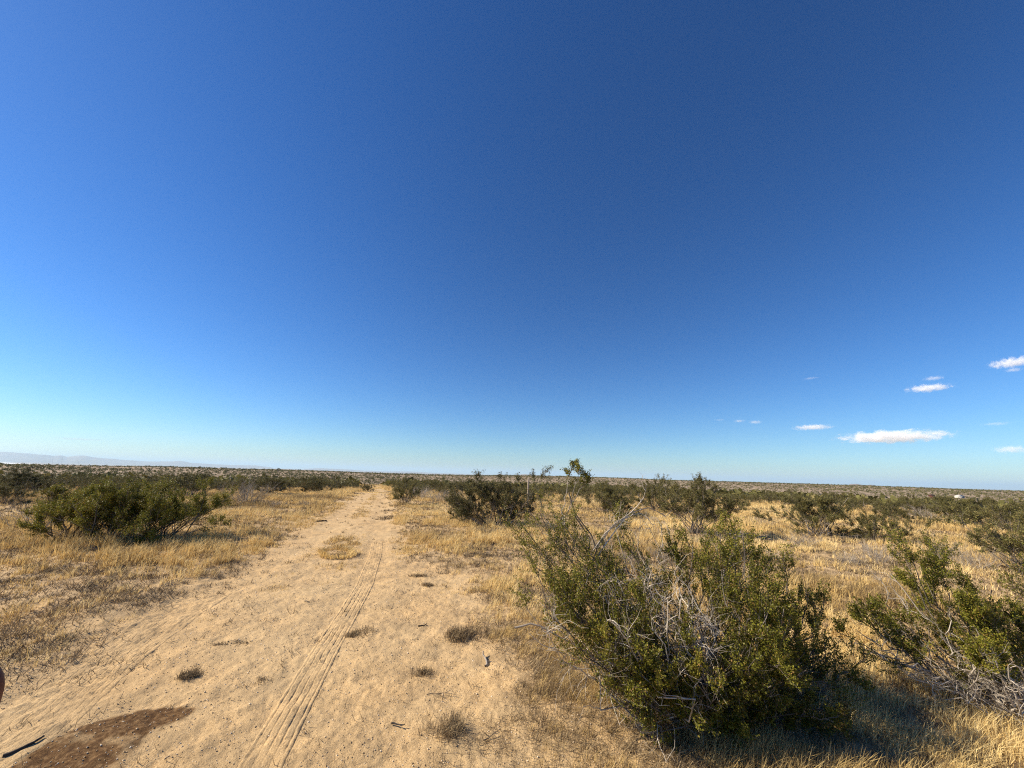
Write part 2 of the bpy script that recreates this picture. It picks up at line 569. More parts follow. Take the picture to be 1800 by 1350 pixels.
def crown_from_stems(P, r0, rng, wig2=0.20, wig3=0.16, n2=7, n3=6, nleaf=40, leaf=0.010, l2=0.34, l3=0.15, lo2=0.35, lofol=0.4, keep=None, twig_sides=3, dead=0.12, up2=0.05, leaf_spread=0.008):
    """secondaries, twigs and leaves on given stems [M,K,3]; returns (branch V,Q,tint), (leaf V,Q,tint)"""
    M, K, _ = P.shape
    L = np.linalg.norm(np.diff(P, axis=1), axis=2).sum(1)
    tap = np.linspace(1, 0.32, K)
    R = (r0 * (0.6 + 0.6 * rng.random(M)))[:, None] * tap
    parts = [tubes(P, R, 5)]
    tints = [np.repeat(rng.beta(2, 2.2, M), K * 5)]
    pos, d, f = sample(P, n2, lo2, 1.0, rng)
    par = np.repeat(np.arange(M), n2)
    side = norm(rng.normal(0, 1, (len(pos), 3)))
    d2 = norm(d * 0.9 + side * 0.75 + np.array([0, 0, 0.15]))
    len2 = L[par] * l2 * rng.uniform(0.5, 1.15, len(pos)) * (1.3 - 0.95 * f)
    P2_ = grow(pos, d2, len2, 5, wig2, up2, rng)
    R2 = (r0 * 0.36 * rng.uniform(0.6, 1.1, len(pos)))[:, None] * np.linspace(1, 0.35, 6)
    parts.append(tubes(P2_, R2, 4)); tints.append(np.repeat(rng.beta(2, 2.2, len(pos)), 6 * 4))
    pos3, d3, f3 = sample(P2_, n3, 0.25, 1.0, rng)
    side = norm(rng.normal(0, 1, (len(pos3), 3)))
    d3 = norm(d3 * 0.8 + side * 0.6 + np.array([0, 0, 0.30]))
    len3 = np.repeat(L[par], n3) * l3 * rng.uniform(0.5, 1.2, len(pos3))
    P3 = grow(pos3, d3, len3, 4, wig3, 0.10 if wig3 < 0.3 else -0.02, rng)
    R3 = np.full((len(pos3), 5), r0 * 0.13) * np.linspace(1, 0.5, 5)
    parts.append(tubes(P3, R3, twig_sides)); tints.append(np.repeat(rng.beta(2, 3.0, len(pos3)), 5 * twig_sides))
    # leafy twigs: by how far out they are, and never on dead secondaries
    f2 = np.repeat(f, n3)
    alive = np.repeat(rng.random(len(pos)) > dead, n3) & (f2 + rng.normal(0, 0.1, len(f2)) > lofol)
    P3l = P3[alive]
    clump = np.repeat(rng.normal(0.0, 0.13, M), n2 * n3)[alive]
    lp, ld, lf = sample(P3l, nleaf, 0.15, 1.0, rng)
    LV, LQ = leaves(lp, ld, leaf, rng, leaf_spread)
    lt = np.clip(np.repeat(clump, nleaf) + rng.normal(0.48, 0.2, len(lp)), 0, 0.94)
    lt = np.where(rng.random(len(lp)) < 0.07, 1.0, lt)
    BV, BQ = join(parts)
    return (BV, BQ, np.concatenate(tints)), (LV, LQ, np.repeat(lt, 4))


def stems_fan(rng, n, height, spread, base_r=0.12, nseg=9, wig=0.10, tmin=4, tmax=68, flat=0.5):
    az = rng.uniform(0, 2 * np.pi, n)
    t = np.radians(tmin + (tmax - tmin) * rng.random(n) ** 0.75)
    d = np.stack([np.sin(t) * np.cos(az), np.sin(t) * np.sin(az), np.cos(t)], 1)
    L = np.minimum(height / np.maximum(np.cos(t), 0.25), spread / np.maximum(np.sin(t), 0.15)) * rng.uniform(0.72, 1.08, n)
    s = np.stack([base_r * rng.normal(0, 1, n), base_r * rng.normal(0, 1, n), np.full(n, -0.04)], 1)
    d[:, 2] *= 0.8
    return grow(s, d, L, nseg, wig, 0.03, rng)


def stems_to(rng, base, tips, per, jit, base_r, nseg=10, wob=0.03, bow=0.18):
    """stems that run from a root crown out to given tips (curved, jittered)"""
    base, tips = np.asarray(base, float), np.asarray(tips, float)
    T = np.repeat(tips, per, axis=0) + rng.normal(0, 1, (len(tips) * per, 3)) * jit
    T[:, 2] = np.maximum(T[:, 2], 0.05)
    n = len(T)
    B = base + np.stack([base_r * rng.normal(0, 1, n), base_r * rng.normal(0, 1, n), np.zeros(n) - 0.04], 1)
    D = T - B
    L = np.linalg.norm(D, axis=1, keepdims=True)
    mid = B + D * 0.5 + rng.normal(0, bow * 0.35, (n, 3)) * L + np.stack([D[:, 0] * bow * 0.5, D[:, 1] * bow * 0.5, -np.abs(D[:, 2]) * 0 - 0.12 * L[:, 0] * (D[:, 2] > 0.6)], 1)
    s = np.linspace(0, 1, nseg + 1)[None, :, None]
    P = (1 - s) ** 2 * B[:, None] + 2 * s * (1 - s) * mid[:, None] + s ** 2 * T[:, None]
    wv = rng.normal(0, 1, (n, nseg + 1, 3)) * wob * L[:, None] * np.sin(np.pi * np.clip(s * 0.9 + 0.1, 0, 1))
    return P + wv


def root_empty(name, loc, rz=0.0, scale=(1, 1, 1)):
    o = bpy.data.objects.new(name, None)
    C.objects.link(o)
    o.empty_display_size = 0.3
    o.location = loc
    o.rotation_euler = (0, 0, rz)
    o.scale = scale
    return o


def shrub(name, label, cat, loc, br, lf, mats=(None, None), group=None):
    o = root_empty(name, loc)
    tag(o, label, cat, group)
    if br is not None:
        link('branches', mesh_np('branches', br[0], br[1], None, mats[0] or BARK, dict(tint=br[2]), smooth=True), o)
    if lf is not None:
        link('foliage', mesh_np('foliage', lf[0], lf[1], None, mats[1] or LEAF, dict(tint=lf[2])), o)
    return o


def cat_geo(gs):
    V, Q, T, n = [], [], [], 0
    for v, q, t in gs:
        V.append(v); Q.append(q + n); T.append(t); n += len(v)
    return np.concatenate(V), np.concatenate(Q), np.concatenate(T)


def front_bush():
    rng = np.random.default_rng(11)
    b = at(1262, 1262)
    b[2] = ground_z(b[0], b[1])
    fy = b[1]

    def tip(x, y, dy, w=1):
        d = ray(x, y)
        p = np.array([0, 0, EYE]) + d * ((fy + dy) / d[1])
        return p
    leafy = [(915, 905, .25), (935, 950, .0), (965, 880, .35), (985, 900, .1), (940, 1010, -.2), (960, 1060, -.35), (1000, 980, .1), (1005, 1050, -.3),
             (1015, 1120, -.45), (1040, 1170, -.5), (1050, 960, .4), (1100, 930, .55),
             (1180, 960, .4), (1225, 965, .1), (1250, 940, .25), (1265, 930, .5), (1300, 935, .1), (1315, 960, -.1), (1345, 985, .15), (1385, 1000, .3),
             (1425, 1045, .1), (1440, 1070, .35), (1410, 1100, -.1), (1380, 1060, -.3), (1330, 1030, -.4), (1290, 1010, -.3), (1360, 1150, -.45),
             (1425, 1165, -.25), (1480, 1190, .0), (1410, 1225, -.4), (1100, 1235, -.5), (1190, 1262, -.6), (1300, 1258, -.6), (1385, 1250, -.45), (1455, 1235, -.25), (1150, 1205, -.6), (1250, 1222, -.65), (1350, 1205, -.55), (1310, 1150, -.6), (1240, 1130, -.65), (1180, 1180, -.6), (1110, 1130, -.55), (1080, 1060, -.35), (1465, 1145, .3)]
    P = stems_to(rng, b, [b + (tip(*t) - b) * 0.955 for t in leafy], 3, 0.075, 0.13)
    g1 = crown_from_stems(P, 0.0085, rng, n2=8, n3=7, nleaf=44, leaf=0.0125, l2=0.25, l3=0.12, lo2=0.33, lofol=0.46, dead=0.2)
    # tall sprig with its tuft over the skyline
    P = stems_to(rng, tip(985, 925, .2), [tip(1006, 824, .3), tip(1022, 816, .28), tip(1038, 838, .25)], 1, 0.008, 0.01, bow=0.1)
    P = np.concatenate([P, stems_to(rng, b, [tip(1000, 870, .25)] * 2, 1, 0.02, 0.08)])
    g2 = crown_from_stems(P[:3], 0.005, rng, n2=6, n3=5, nleaf=24, leaf=0.012, l2=0.16, l3=0.12, lo2=0.72, lofol=0.6, dead=0.0)
    tv, tq = tubes(P[3:], np.full(P[3:].shape[:2], 0.006), 5)
    g2b = (tv, tq, np.full(len(tv), 0.3))
    # bare silvery wood: the dead tangle in the middle and the arching branches
    D = [(1080, 900, .3), (1130, 905, .3), (1175, 925, .3), (1060, 1000, -.3), (1100, 1010, -.2), (1130, 1030, -.4), (1160, 1060, -.5), (1200, 1050, -.5), (1230, 1075, -.55), (1120, 1080, -.55), (1090, 1095, -.55),
         (1160, 1100, -.5), (1050, 1040, -.4), (920, 1100, -.5), (945, 1090, -.45), (1190, 1030, -.3), (1250, 1090, -.4), (1140, 1000, 0.1)]
    Pd = stems_to(rng, b, [tip(*t) for t in D], 2, 0.06, 0.14, wob=0.055, bow=0.28)
    dead, _ = crown_from_stems(Pd, 0.0085, rng, wig2=0.42, wig3=0.4, n2=10, n3=4, nleaf=1, leaf=0.001, l2=0.22, l3=0.09, lo2=0.25, lofol=2, up2=-0.05)
    dead = (dead[0], dead[1], np.clip(dead[2] * 0.8 + 0.3, 0, 1))
    arcs = [[(1010, 1060), (1030, 1010), (1052, 960), (1078, 922), (1110, 901), (1140, 894), (1158, 899), (1170, 907), (1182, 896)],
            [(1020, 1065), (1036, 1015), (1056, 968), (1082, 930), (1104, 906), (1120, 890), (1130, 876), (1134, 862), (1135, 850)],
            [(1005, 1075), (1024, 1020), (1044, 968), (1066, 936), (1092, 914), (1112, 903), (1128, 905), (1140, 914), (1150, 930)],
            [(905, 1105), (918, 1098), (934, 1096), (950, 1102), (966, 1110), (984, 1118), (1000, 1126), (1020, 1140), (1045, 1160)]]
    A = np.array([[tip(x + rng.normal(0, 1.2), y + rng.normal(0, 1.2), 0.05 if k < 3 else -0.45) for x, y in a] for k, a in enumerate(arcs)])
    ga, _ = crown_from_stems(A, 0.0072, rng, wig2=0.35, wig3=0.35, n2=5, n3=3, nleaf=1, leaf=0.001, l2=0.16, l3=0.06, lo2=0.3, lofol=2)
    dead = cat_geo([dead, (ga[0], ga[1], np.clip(ga[2] + 0.15, 0, 1))])
    low = stems_to(rng, tip(1196, 1330, -.42), [tip(1050, 1180, -.35), tip(1010, 1130, -.3), tip(1100, 1200, -.4)], 1, 0.02, 0.02, wob=0.02, bow=0.05)
    lowg, lowl = crown_from_stems(low, 0.010, rng, n2=6, n3=4, nleaf=14, leaf=0.0125, l2=0.25, l3=0.14, lo2=0.2, lofol=0.5)
    off = np.array([b[0], b[1], b[2]])
    br = cat_geo([g1[0], g2[0], g2b, lowg])
    lf = cat_geo([g1[1], g2[1], lowl])
    o = shrub('creosote_bush', 'big green creosote bush in the right foreground with tangled silvery dead wood', 'bush', off, (br[0] - off, br[1], br[2]), (lf[0] - off, lf[1], lf[2]))
    link('dead_wood', mesh_np('dead_wood', dead[0] - off, dead[1], None, DEAD, dict(tint=dead[2]), smooth=True), o)


def right_bush():
    rng = np.random.default_rng(23)
    b = at(1800, 1262)
    b[2] = ground_z(b[0], b[1])
    dep = b[1]

    def tip(x, y, dy):
        d = ray(x, y)
        return np.array([0, 0, EYE]) + d * ((dep + dy) / d[1])
    tips = [(1500, 1085, .3), (1530, 1100, .1), (1560, 1070, .3), (1590, 1015, .5), (1612, 1000, .2), (1640, 955, .5), (1650, 985, .3), (1665, 1020, .1), (1690, 1060, -.1), (1735, 1045, .1), (1720, 1090, -.2),
            (1755, 1070, .3), (1700, 1130, -.3), (1780, 1100, 0), (1640, 1110, .1), (1800, 1060, .3), (1850, 1080, .2), (1890, 1130, .0), (1900, 1010, .4), (1960, 1160, .1), (1760, 1160, -.35), (1660, 1050, .5), (1830, 990, .6)]
    P = stems_to(rng, b, [tip(*t) for t in tips], 2, 0.06, 0.14)
    g1 = crown_from_stems(P, 0.0085, rng, n2=8, n3=7, nleaf=54, leaf=0.0125, l2=0.24, l3=0.125, lo2=0.36, lofol=0.46, dead=0.15)
    D = [(1530, 1130, .1), (1580, 1150, -.1), (1640, 1170, -.2), (1600, 1120, .2), (1680, 1110, -.1), (1560, 1020, .3), (1700, 1160, -.3), (1740, 1130, -.3), (1760, 1190, -.4), (1790, 1200, -.5)]
    Pd = stems_to(rng, b, [tip(*t) for t in D], 3, 0.06, 0.16, wob=0.045, bow=0.22)
    dead, _ = crown_from_stems(Pd, 0.0085, rng, wig2=0.36, wig3=0.35, n2=7, n3=4, nleaf=1, leaf=0.001, l2=0.2, l3=0.08, lo2=0.3, lofol=2)
    dead = (dead[0], dead[1], np.clip(dead[2] * 0.8 + 0.2, 0, 1))
    o = shrub('creosote_bush', 'green creosote bush leaning in from the lower right edge of the frame', 'bush', b, (g1[0][0] - b, g1[0][1], g1[0][2]), (g1[1][0] - b, g1[1][1], g1[1][2]))
    link('dead_wood', mesh_np('dead_wood', dead[0] - b, dead[1], None, DEAD, dict(tint=dead[2]), smooth=True), o)


def left_bush():
    rng = np.random.default_rng(31)
    b = at(205, 955)
    b[2] = ground_z(b[0], b[1])
    gb, gl = [], []
    for (x, y, n, h, s) in ((128, 952, 30, 0.92, 0.85), (200, 958, 42, 1.04, 1.15), (275, 950, 36, 1.06, 1.05)):
        c = at(x, y)
        P = stems_fan(rng, n, h, s, 0.22, tmax=60)
        P = P + np.array([c[0], c[1], ground_z(c[0], c[1])])
        a, l = crown_from_stems(P, 0.013, rng, n2=8, n3=7, nleaf=62, leaf=0.019, l2=0.34, l3=0.17, lo2=0.35, lofol=0.48, dead=0.14, leaf_spread=0.02)
        gb.append(a); gl.append(l)
    br, lf = cat_geo(gb), cat_geo(gl)
    P = stems_to(rng, at(140, 955), [at(45, 935) + np.array([0, 0, .45]), at(60, 920) + np.array([0, 0, .35]), at(20, 930) + np.array([0, 0, .2])], 3, 0.12, 0.1)
    a, _ = crown_from_stems(P, 0.012, rng, n2=6, n3=3, nleaf=1, leaf=0.001, lofol=2)
    br = cat_geo([br, a])
    shrub('creosote_bush', 'wide dark green creosote bush casting its shadow on the grass left of the track', 'bush', b, (br[0] - b, br[1], br[2] * 0.8), (lf[0] - b, lf[1], lf[2]))


front_bush()
right_bush()
left_bush()


# prototypes for the repeated shrubs
def proto_mid(seed, h, s, n, tmax=68, leaf=0.027, nleaf=38, dead=0.12, lofol=0.45):
    rng = np.random.default_rng(seed)
    P = stems_fan(rng, n, h, s, 0.16, tmax=tmax)
    br, lf = crown_from_stems(P, 0.013, rng, n2=7, n3=6, nleaf=nleaf, leaf=leaf, l2=0.33, l3=0.16, lofol=lofol, dead=dead, leaf_spread=0.02)
    return (mesh_np('branches', br[0], br[1], None, BARK, dict(tint=br[2]), smooth=True),
            mesh_np('foliage', lf[0], lf[1], None, LEAF_FAR, dict(tint=lf[2])))


def proto_far(seed, h, s, n=16):
    rng = np.random.default_rng(seed)
    P = stems_fan(rng, n, h, s, 0.16, nseg=6, tmax=70)
    br, lf = crown_from_stems(P, 0.016, rng, n2=5, n3=4, nleaf=16, leaf=0.055, l2=0.36, l3=0.18, lofol=0.35, dead=0.08, leaf_spread=0.04)
    return (mesh_np('branches', br[0], br[1], None, BARK, dict(tint=br[2]), smooth=True),
            mesh_np('foliage', lf[0], lf[1], None, LEAF_FAR, dict(tint=lf[2])))


def proto_dead(seed, h, s, n, r0=0.011, tmax=80):
    rng = np.random.default_rng(seed)
    P = stems_fan(rng, n, h, s, 0.12, tmax=tmax, wig=0.14)
    br, _ = crown_from_stems(P, r0, rng, n2=9, n3=6, nleaf=1, leaf=0.001, l2=0.42, l3=0.2, lo2=0.2, lofol=2)
    return mesh_np('dry_shrub', br[0], br[1], None, DEAD, dict(tint=br[2]), smooth=True)


MID = [proto_mid(101, 1.5, 1.3, 40), proto_mid(102, 1.45, 1.2, 32, 60), proto_mid(103, 1.35, 1.4, 36, 72), proto_mid(104, 1.55, 1.0, 30, 52)]
FAR = [proto_far(201 + i, h, s) for i, (h, s) in enumerate([(1.5, 1.3), (1.4, 1.4), (1.6, 1.1), (1.3, 1.5), (1.45, 1.25)])]
DRY = [proto_dead(301, 0.45, 0.55, 34, 0.006), proto_dead(302, 0.5, 0.5, 30, 0.006), proto_dead(303, 1.2, 1.3, 26, 0.014, 85)]


def place_bush(pr, x, y, s, label, group=None, rz=None, sz=None, name='creosote_bush'):
    rz = RNG.uniform(0, 6.28) if rz is None else rz
    o = root_empty(name, (x, y, ground_z(x, y)), rz, (s, s, sz or s))
    tag(o, label, 'bush', group)
    link('branches', pr[0], o)
    link('foliage', pr[1], o)
    return o


# shrubs one can pick out, by where they stand
NAMED = [
    (872, 930, 0, 1.18, 1.2, 'full dark creosote bush standing in the golden grass right of the track'),
    (820, 922, 1, 0.62, 0.72, 'short upright creosote bush tucked against the left flank of a fuller one by the track'),
    (712, 889, 3, 0.68, 0.85, 'small creosote bush alone at the right verge of the track'),
    (1225, 940, 3, 1.05, 1.15, 'tall creosote bush right behind the foreground bush'),
    (1065, 905, 0, 1.05, 1.0, 'brownish creosote bush behind the top left of the foreground bush'),
    (1155, 898, 1, 1.1, 1.2, 'creosote bush topping the skyline above the foreground bush'),
    (1440, 945, 2, 1.05, 1.0, 'spreading creosote bush with bare grey lower stems in the right-hand grass'),
    (1549, 958, 1, 0.62, 0.68, 'small lone creosote bush right of the spreading one in open grass'),
    (1290, 898, 2, 0.65, 0.6, 'low pair-like creosote clump in the grass behind the foreground bush'),
    (1690, 925, 2, 1.15, 0.95, 'wide creosote bush leaning left at the far right of the grass field'),
    (1775, 938, 0, 0.9, 0.85, 'creosote bush near the right edge behind the grass'),
    (1815, 1010, 3, 0.95, 0.9, 'creosote bush cut by the right edge, just above the foreground one'),
    (1600, 905, 1, 0.95, 0.8, 'creosote bush with half its crown bare in the right middle distance'),
    (28, 862, 0, 1.15, 0.95, 'dark creosote bush with grey lower stems at the far left edge'),
    (335, 872, 2, 1.0, 0.95, 'creosote bush left of the silvery dead shrub'),
    (475, 868, 1, 1.0, 0.9, 'creosote bush right behind the silvery dead shrub'),
    (555, 866, 0, 0.85, 0.8, 'creosote bush at the end of the band left of the track'),
    (646, 862, 1, 0.55, 0.5, 'tiny creosote bush at the left verge far down the track'),
]
placed = []
for (px, py, k, s, sz, lab) in NAMED:
    p = at(px, py)
    place_bush(MID[k], p[0], p[1], s, lab, sz=sz * 0.86)
    placed.append((p[0], p[1]))

NAMED_DRY = [
    (1410, 962, 0, 0.85, 'low round grey dry shrub in front of the spreading creosote'),
    (1540, 988, 1, 0.9, 'grey dry shrub in pale grass just below the small lone creosote'),
    (1292, 958, 0, 0.7, 'small grey dry shrub showing above the foreground bush'),
    (1340, 925, 1, 0.8, 'faint grey dry shrub left of the spreading creosote'),
    (742, 879, 1, 1.5, 'dark grey mound of dry shrub right of the lone verge bush'),
    (772, 883, 0, 1.35, 'olive grey mound of dry shrub, middle of three by the track'),
    (797, 887, 0, 1.35, 'pale grey mound of dry shrub next to the full dark creosote'),
    (430, 889, 2, 1.0, 'silvery dead shrub with bare branches on the left of the track'),
    (1630, 920, 1, 1.6, 'bare grey shrub at the foot of the wide far right creosote'),
    (1662, 985, 0, 0.9, 'grey dry shrub behind the foreground bush at the right edge'),
    (1705, 1000, 1, 0.8, 'little grey dry shrub nearest the right edge'),
]
for (px, py, k, s, lab) in NAMED_DRY:
    p = at(px, py)
    o = link('dry_shrub', DRY[k])
    o.location = (p[0], p[1], ground_z(p[0], p[1]))
    o.scale = (s, s, s * (1.0 if k < 2 else 0.9))
    o.rotation_euler = (0, 0, RNG.uniform(0, 6.28))
    tag(o, lab, 'shrub')
    placed.append((p[0], p[1]))

rng_d = np.random.default_rng(41)
for i in range(34):
    right = i < 24
    px, py = (rng_d.uniform(960, 1790), rng_d.uniform(905, 1000)) if right else (rng_d.uniform(20, 560), rng_d.uniform(872, 915))
    p = at(px, py)
    if poly_sd(np.array([p[0]]), np.array([p[1]]), ROAD)[0] < 0.8 or min(math.hypot(p[0] - q[0], p[1] - q[1]) for q in placed) < 1.0: continue
    o = link('dry_shrub', DRY[rng_d.integers(2)])
    sz = rng_d.uniform(0.4, 0.85)
    o.location = (p[0], p[1], ground_z(p[0], p[1]))
    o.scale = (sz, sz, sz * rng_d.uniform(0.6, 0.95))
    o.rotation_euler = (0, 0, rng_d.uniform(0, 6.28))
    if right: tag(o, 'tiny low grey dry shrub half sunk in the straw of the right grass field', 'shrub', 'tiny dry shrubs in the right field')
    else: tag(o, 'tiny low grey dry shrub half sunk in the straw left of the track', 'shrub', 'tiny dry shrubs left of the track')
    placed.append((p[0], p[1]))

# the bands of creosote that close off the flat
def band():
    rng = np.random.default_rng(5)
    n_obj, tries = 0, 0
    pts = np.array(placed)
    cand = []
    while tries < 9000:
        tries += 1
        a = rng.uniform(-1.02, 1.02)
        r = math.sqrt(rng.uniform(14 ** 2, 92 ** 2))
        x, y = r * math.sin(a), r * math.cos(a)
        sd = float(poly_sd(np.array([x]), np.array([y]), ROAD)[0])
        if sd < 1.3: continue
        rmin = np.interp(a, [-1.0, -0.75, -0.55, -0.42, -0.33, -0.25, 0.0, 0.3, 0.6, 1.0], [22, 24, 29, 40, 46, 30, 25, 27, 26, 22])
        if r < rmin: continue
        dens = 0.35 + 0.65 * sstep(rmin, rmin + 14, r)
        if rng.random() > dens * (1.0 if a < 0.1 or r > 52 else 0.3): continue
        if len(pts) and np.min(np.hypot(pts[:, 0] - x, pts[:, 1] - y)) < (1.55 if r > 35 else 2.1): continue
        pts = np.vstack([pts, [x, y]])
        cand.append((r, a, x, y))
    cand.sort()
    for (r, a, x, y) in cand[:270]:
        pr = MID[rng.integers(4)] if r < 26 else FAR[rng.integers(5)]
        s = rng.uniform(0.46, 0.78) * rng.choice([0.75, 1.0, 1.0, 1.12])
        if a < -0.36: g, l = 'creosote bushes in the band left of the track', 'dark green creosote bush in the dense far band left of the track'
        elif a < 0.12: g, l = 'creosote bushes in the band right of the track', 'creosote bush in the far band between the track and the foreground bush'
        else: g, l = 'creosote bushes beyond the right field', 'creosote bush among the far scattered rows beyond the right grass field'
        place_bush(pr, x, y, s, l, g, rz=rng.uniform(0, 6.28), sz=s * rng.uniform(0.85, 1.05))
    return cand[270:]


REST = band()


def speck_shrubs(xy, size, quads, rng, zs):
    """small rough scrub: a splay of leafy facets per plant"""
    n = len(xy)
    c = np.stack([xy[:, 0], xy[:, 1], zs], 1)
    d = rng.normal(0, 1, (n, quads, 3))
    d[..., 2] = np.abs(d[..., 2]) * 0.8
    d = norm(d) * rng.uniform(0.35, 1.0, (n, quads, 1))
    p = c[:, None] + d * size[:, None, None] * np.array([1.0, 1.0, 1.05])
    u = norm(rng.normal(0, 1, (n, quads, 3)))
    v = norm(np.cross(u, rng.normal(0, 1, (n, quads, 3))))
    s = (size * 0.30)[:, None, None]
    V = np.stack([p - u * s, p + v * s * 0.8, p + u * s * 1.1, p - v * s * 0.8], 2).reshape(-1, 3)
    Q = np.arange(n * quads * 4).reshape(-1, 4)
    t = np.clip(np.repeat(rng.normal(0.45, 0.15, n), quads) + rng.normal(0, 0.15, n * quads), 0, 1)
    return V, Q, np.repeat(t, 4)


def far_scrub():
    rng = np.random.default_rng(8)
    xy = [np.array([(c[2], c[3]) for c in REST]).reshape(-1, 2)]
    s0 = [rng.uniform(0.8, 1.2, len(REST))]
    # the dip and the hillsides beyond
    n = 105000
    a = rng.uniform(-1.05, 1.05, n)
    r = np.sqrt(rng.uniform(92 ** 2, 1150 ** 2, n))
    x, y = r * np.sin(a), r * np.cos(a)
    r1 = np.interp(a, _CA, _hdist)
    keep = (rng.random(n) < 0.35 + 0.75 * fbm(x * 0.02, y * 0.02, 4)) & (r < r1 * 1.12)
    x, y, r = x[keep], y[keep], r[keep]
    xy.append(np.stack([x, y], 1)); s0.append(rng.uniform(0.5, 1.05, len(x)) * rng.choice([0.8, 1.0, 1.0, 1.5], len(x)))
    # more on the nearer slopes
    n = 16000
    a = rng.uniform(-1.05, 1.05, n)
    r = np.sqrt(rng.uniform(92 ** 2, 420 ** 2, n))
    x, y = r * np.sin(a), r * np.cos(a)
    xy.append(np.stack([x, y], 1)); s0.append(rng.uniform(0.5, 1.1, n))
    xy, s0 = np.concatenate(xy), np.concatenate(s0)
    V, Q, t = speck_shrubs(xy, s0, 14, rng, terrain(xy[:, 0], xy[:, 1], False) + 0.05)
    o = link('scrub', mesh_np('scrub', V, Q, None, LEAF_FAR, dict(tint=t)))
    tag(o, 'dark speckled scrub covering the far slopes up to the skyline', 'scrub', kind='stuff')


far_scrub()


# ---------------------------------------------------------------- grass and litter
def grass_density(x, y):
    r = np.hypot(x, y)
    sd = poly_sd(x, y, ROAD)
    nz = fbm(x * 1.3, y * 1.3, 4) - 0.5
    side = np.cross(np.array([_dirL[0], _dirL[1]]), np.stack([x, y], -1))       # >0 left of the track
    e = sstep(-0.05, 0.9, sd + nz * 1.5)
    patch = sstep(0.36, 0.62, fbm(x * 0.45 + 3, y * 0.75 + 8, 4))
    right = 0.22 + 0.9 * patch
    left = 0.26 + 0.86 * patch * (0.7 + 0.3 * sstep(5, 9, r))
    d = e * np.where(side < 0, right, left)
    d = d + e * (side < 0) * 0.45 * (1 - sstep(4.5, 7, r))
    mid = (1 - e) * sstep(4.5, 11, r) * 0.95 * sstep(0.36, 0.6, fbm(x * 0.8 + 20, y * 0.5, 4))
    for rut in (RUT_L, RUT_R):
        mid = mid * sstep(0.2, 0.6, seg_dist(x, y, rut))
    return np.clip(d + mid, 0, 1.2)


def blades(p, L, az, lean, w, tint, two):
    n = len(p)
    h = np.stack([np.cos(az), np.sin(az), np.zeros(n)], 1)
    sd = np.stack([-np.sin(az + 0.9), np.cos(az + 0.9), np.zeros(n)], 1)
    up = np.array([0, 0, 1.0])
    tip = p + h * (L * np.sin(lean))[:, None] + up * (L * np.cos(lean))[:, None]
    ww = w[:, None] / 2
    if two:
        l2 = lean * 0.45
        mid = p + h * (L * 0.55 * np.sin(l2))[:, None] + up * (L * 0.55 * np.cos(l2))[:, None]
        V = np.stack([p - sd * ww, p + sd * ww, mid + sd * ww * 0.8, mid - sd * ww * 0.8, tip + sd * ww * 0.15, tip - sd * ww * 0.15], 1).reshape(-1, 3)
        b = np.arange(n)[:, None] * 6
        Q = np.concatenate([b + np.array([0, 1, 2, 3]), b + np.array([3, 2, 4, 5])])
        return V, Q, np.repeat(tint, 6)
    V = np.stack([p - sd * ww, p + sd * ww, tip + sd * ww * 0.2, tip - sd * ww * 0.2], 1).reshape(-1, 3)
    return V, np.arange(n * 4).reshape(-1, 4), np.repeat(tint, 4)


def grass():
    rng = np.random.default_rng(77)
    n = 260000
    a = rng.uniform(-1.08, 1.08, n)
    r = 1.9 + (95 - 1.9) * rng.random(n) ** 1.25
    x, y = r * np.sin(a), r * np.cos(a)
    D = grass_density(x, y)
    clump = sstep(0.30, 0.66, fbm(x * 3.1 + 9, y * 3.1, 3))
    D = D * (1 - (1 - sstep(9, 22, r)) * 0.85 * (1 - clump))
    k = rng.random(n) < D * 1.25
    x, y, r, D, clump = x[k], y[k], r[k], D[k], clump[k]
    tone = rng.normal(0, 0.14, len(x))
    gold = fbm(x * 0.35 + 60, y * 0.35, 4)
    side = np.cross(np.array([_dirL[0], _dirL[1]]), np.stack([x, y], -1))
    z = terrain(x, y)
    gs = []
    for sel, nb, two in ((r < 11, 9, True), (r >= 11, 7, False)):
        m = int(sel.sum())
        X = np.repeat(np.stack([x, y, z], 1)[sel], nb, 0)
        rr = np.repeat(r[sel], nb)
        Dn = np.repeat(D[sel], nb)
        X[:, :2] += rng.normal(0, 1, (len(X), 2)) * (0.018 + 0.0016 * rr)[:, None]
        X[:, 2] -= 0.01
        L = rng.uniform(0.45, 1.1, len(X)) * (0.09 + 0.13 * np.clip(Dn, 0, 1)) * (0.6 + 0.6 * np.repeat(clump[sel], nb)) * (0.66 + 0.34 * sstep(3.5, 7, rr)) * (0.7 + 0.6 * np.repeat(vnoise(x[sel] * 1.1, y[sel] * 1.1), nb))
        L = L * np.where(np.repeat(poly_sd(x[sel], y[sel], ROAD), nb) < 0, 0.45, 1.0)
        az = rng.uniform(0, 6.28, len(X))
        az = np.where(rng.random(len(X)) < 0.45, rng.normal(0.2, 0.6, len(X)), az)
        lean = np.abs(rng.normal(0.36, 0.36, len(X))) + rng.random(len(X)) * 0.5 * (1 - sstep(4, 8, rr))
        w = np.maximum(0.0022, 0.0008 * rr) * rng.uniform(0.7, 1.3, len(X))
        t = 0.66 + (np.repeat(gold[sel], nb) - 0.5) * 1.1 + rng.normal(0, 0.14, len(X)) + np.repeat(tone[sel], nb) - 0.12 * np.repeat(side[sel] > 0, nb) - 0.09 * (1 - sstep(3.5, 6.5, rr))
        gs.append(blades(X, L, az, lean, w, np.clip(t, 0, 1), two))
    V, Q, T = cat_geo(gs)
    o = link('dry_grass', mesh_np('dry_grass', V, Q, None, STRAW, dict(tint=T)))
    tag(o, 'golden dry grass covering the flat on both sides of the track', 'grass', kind='stuff')


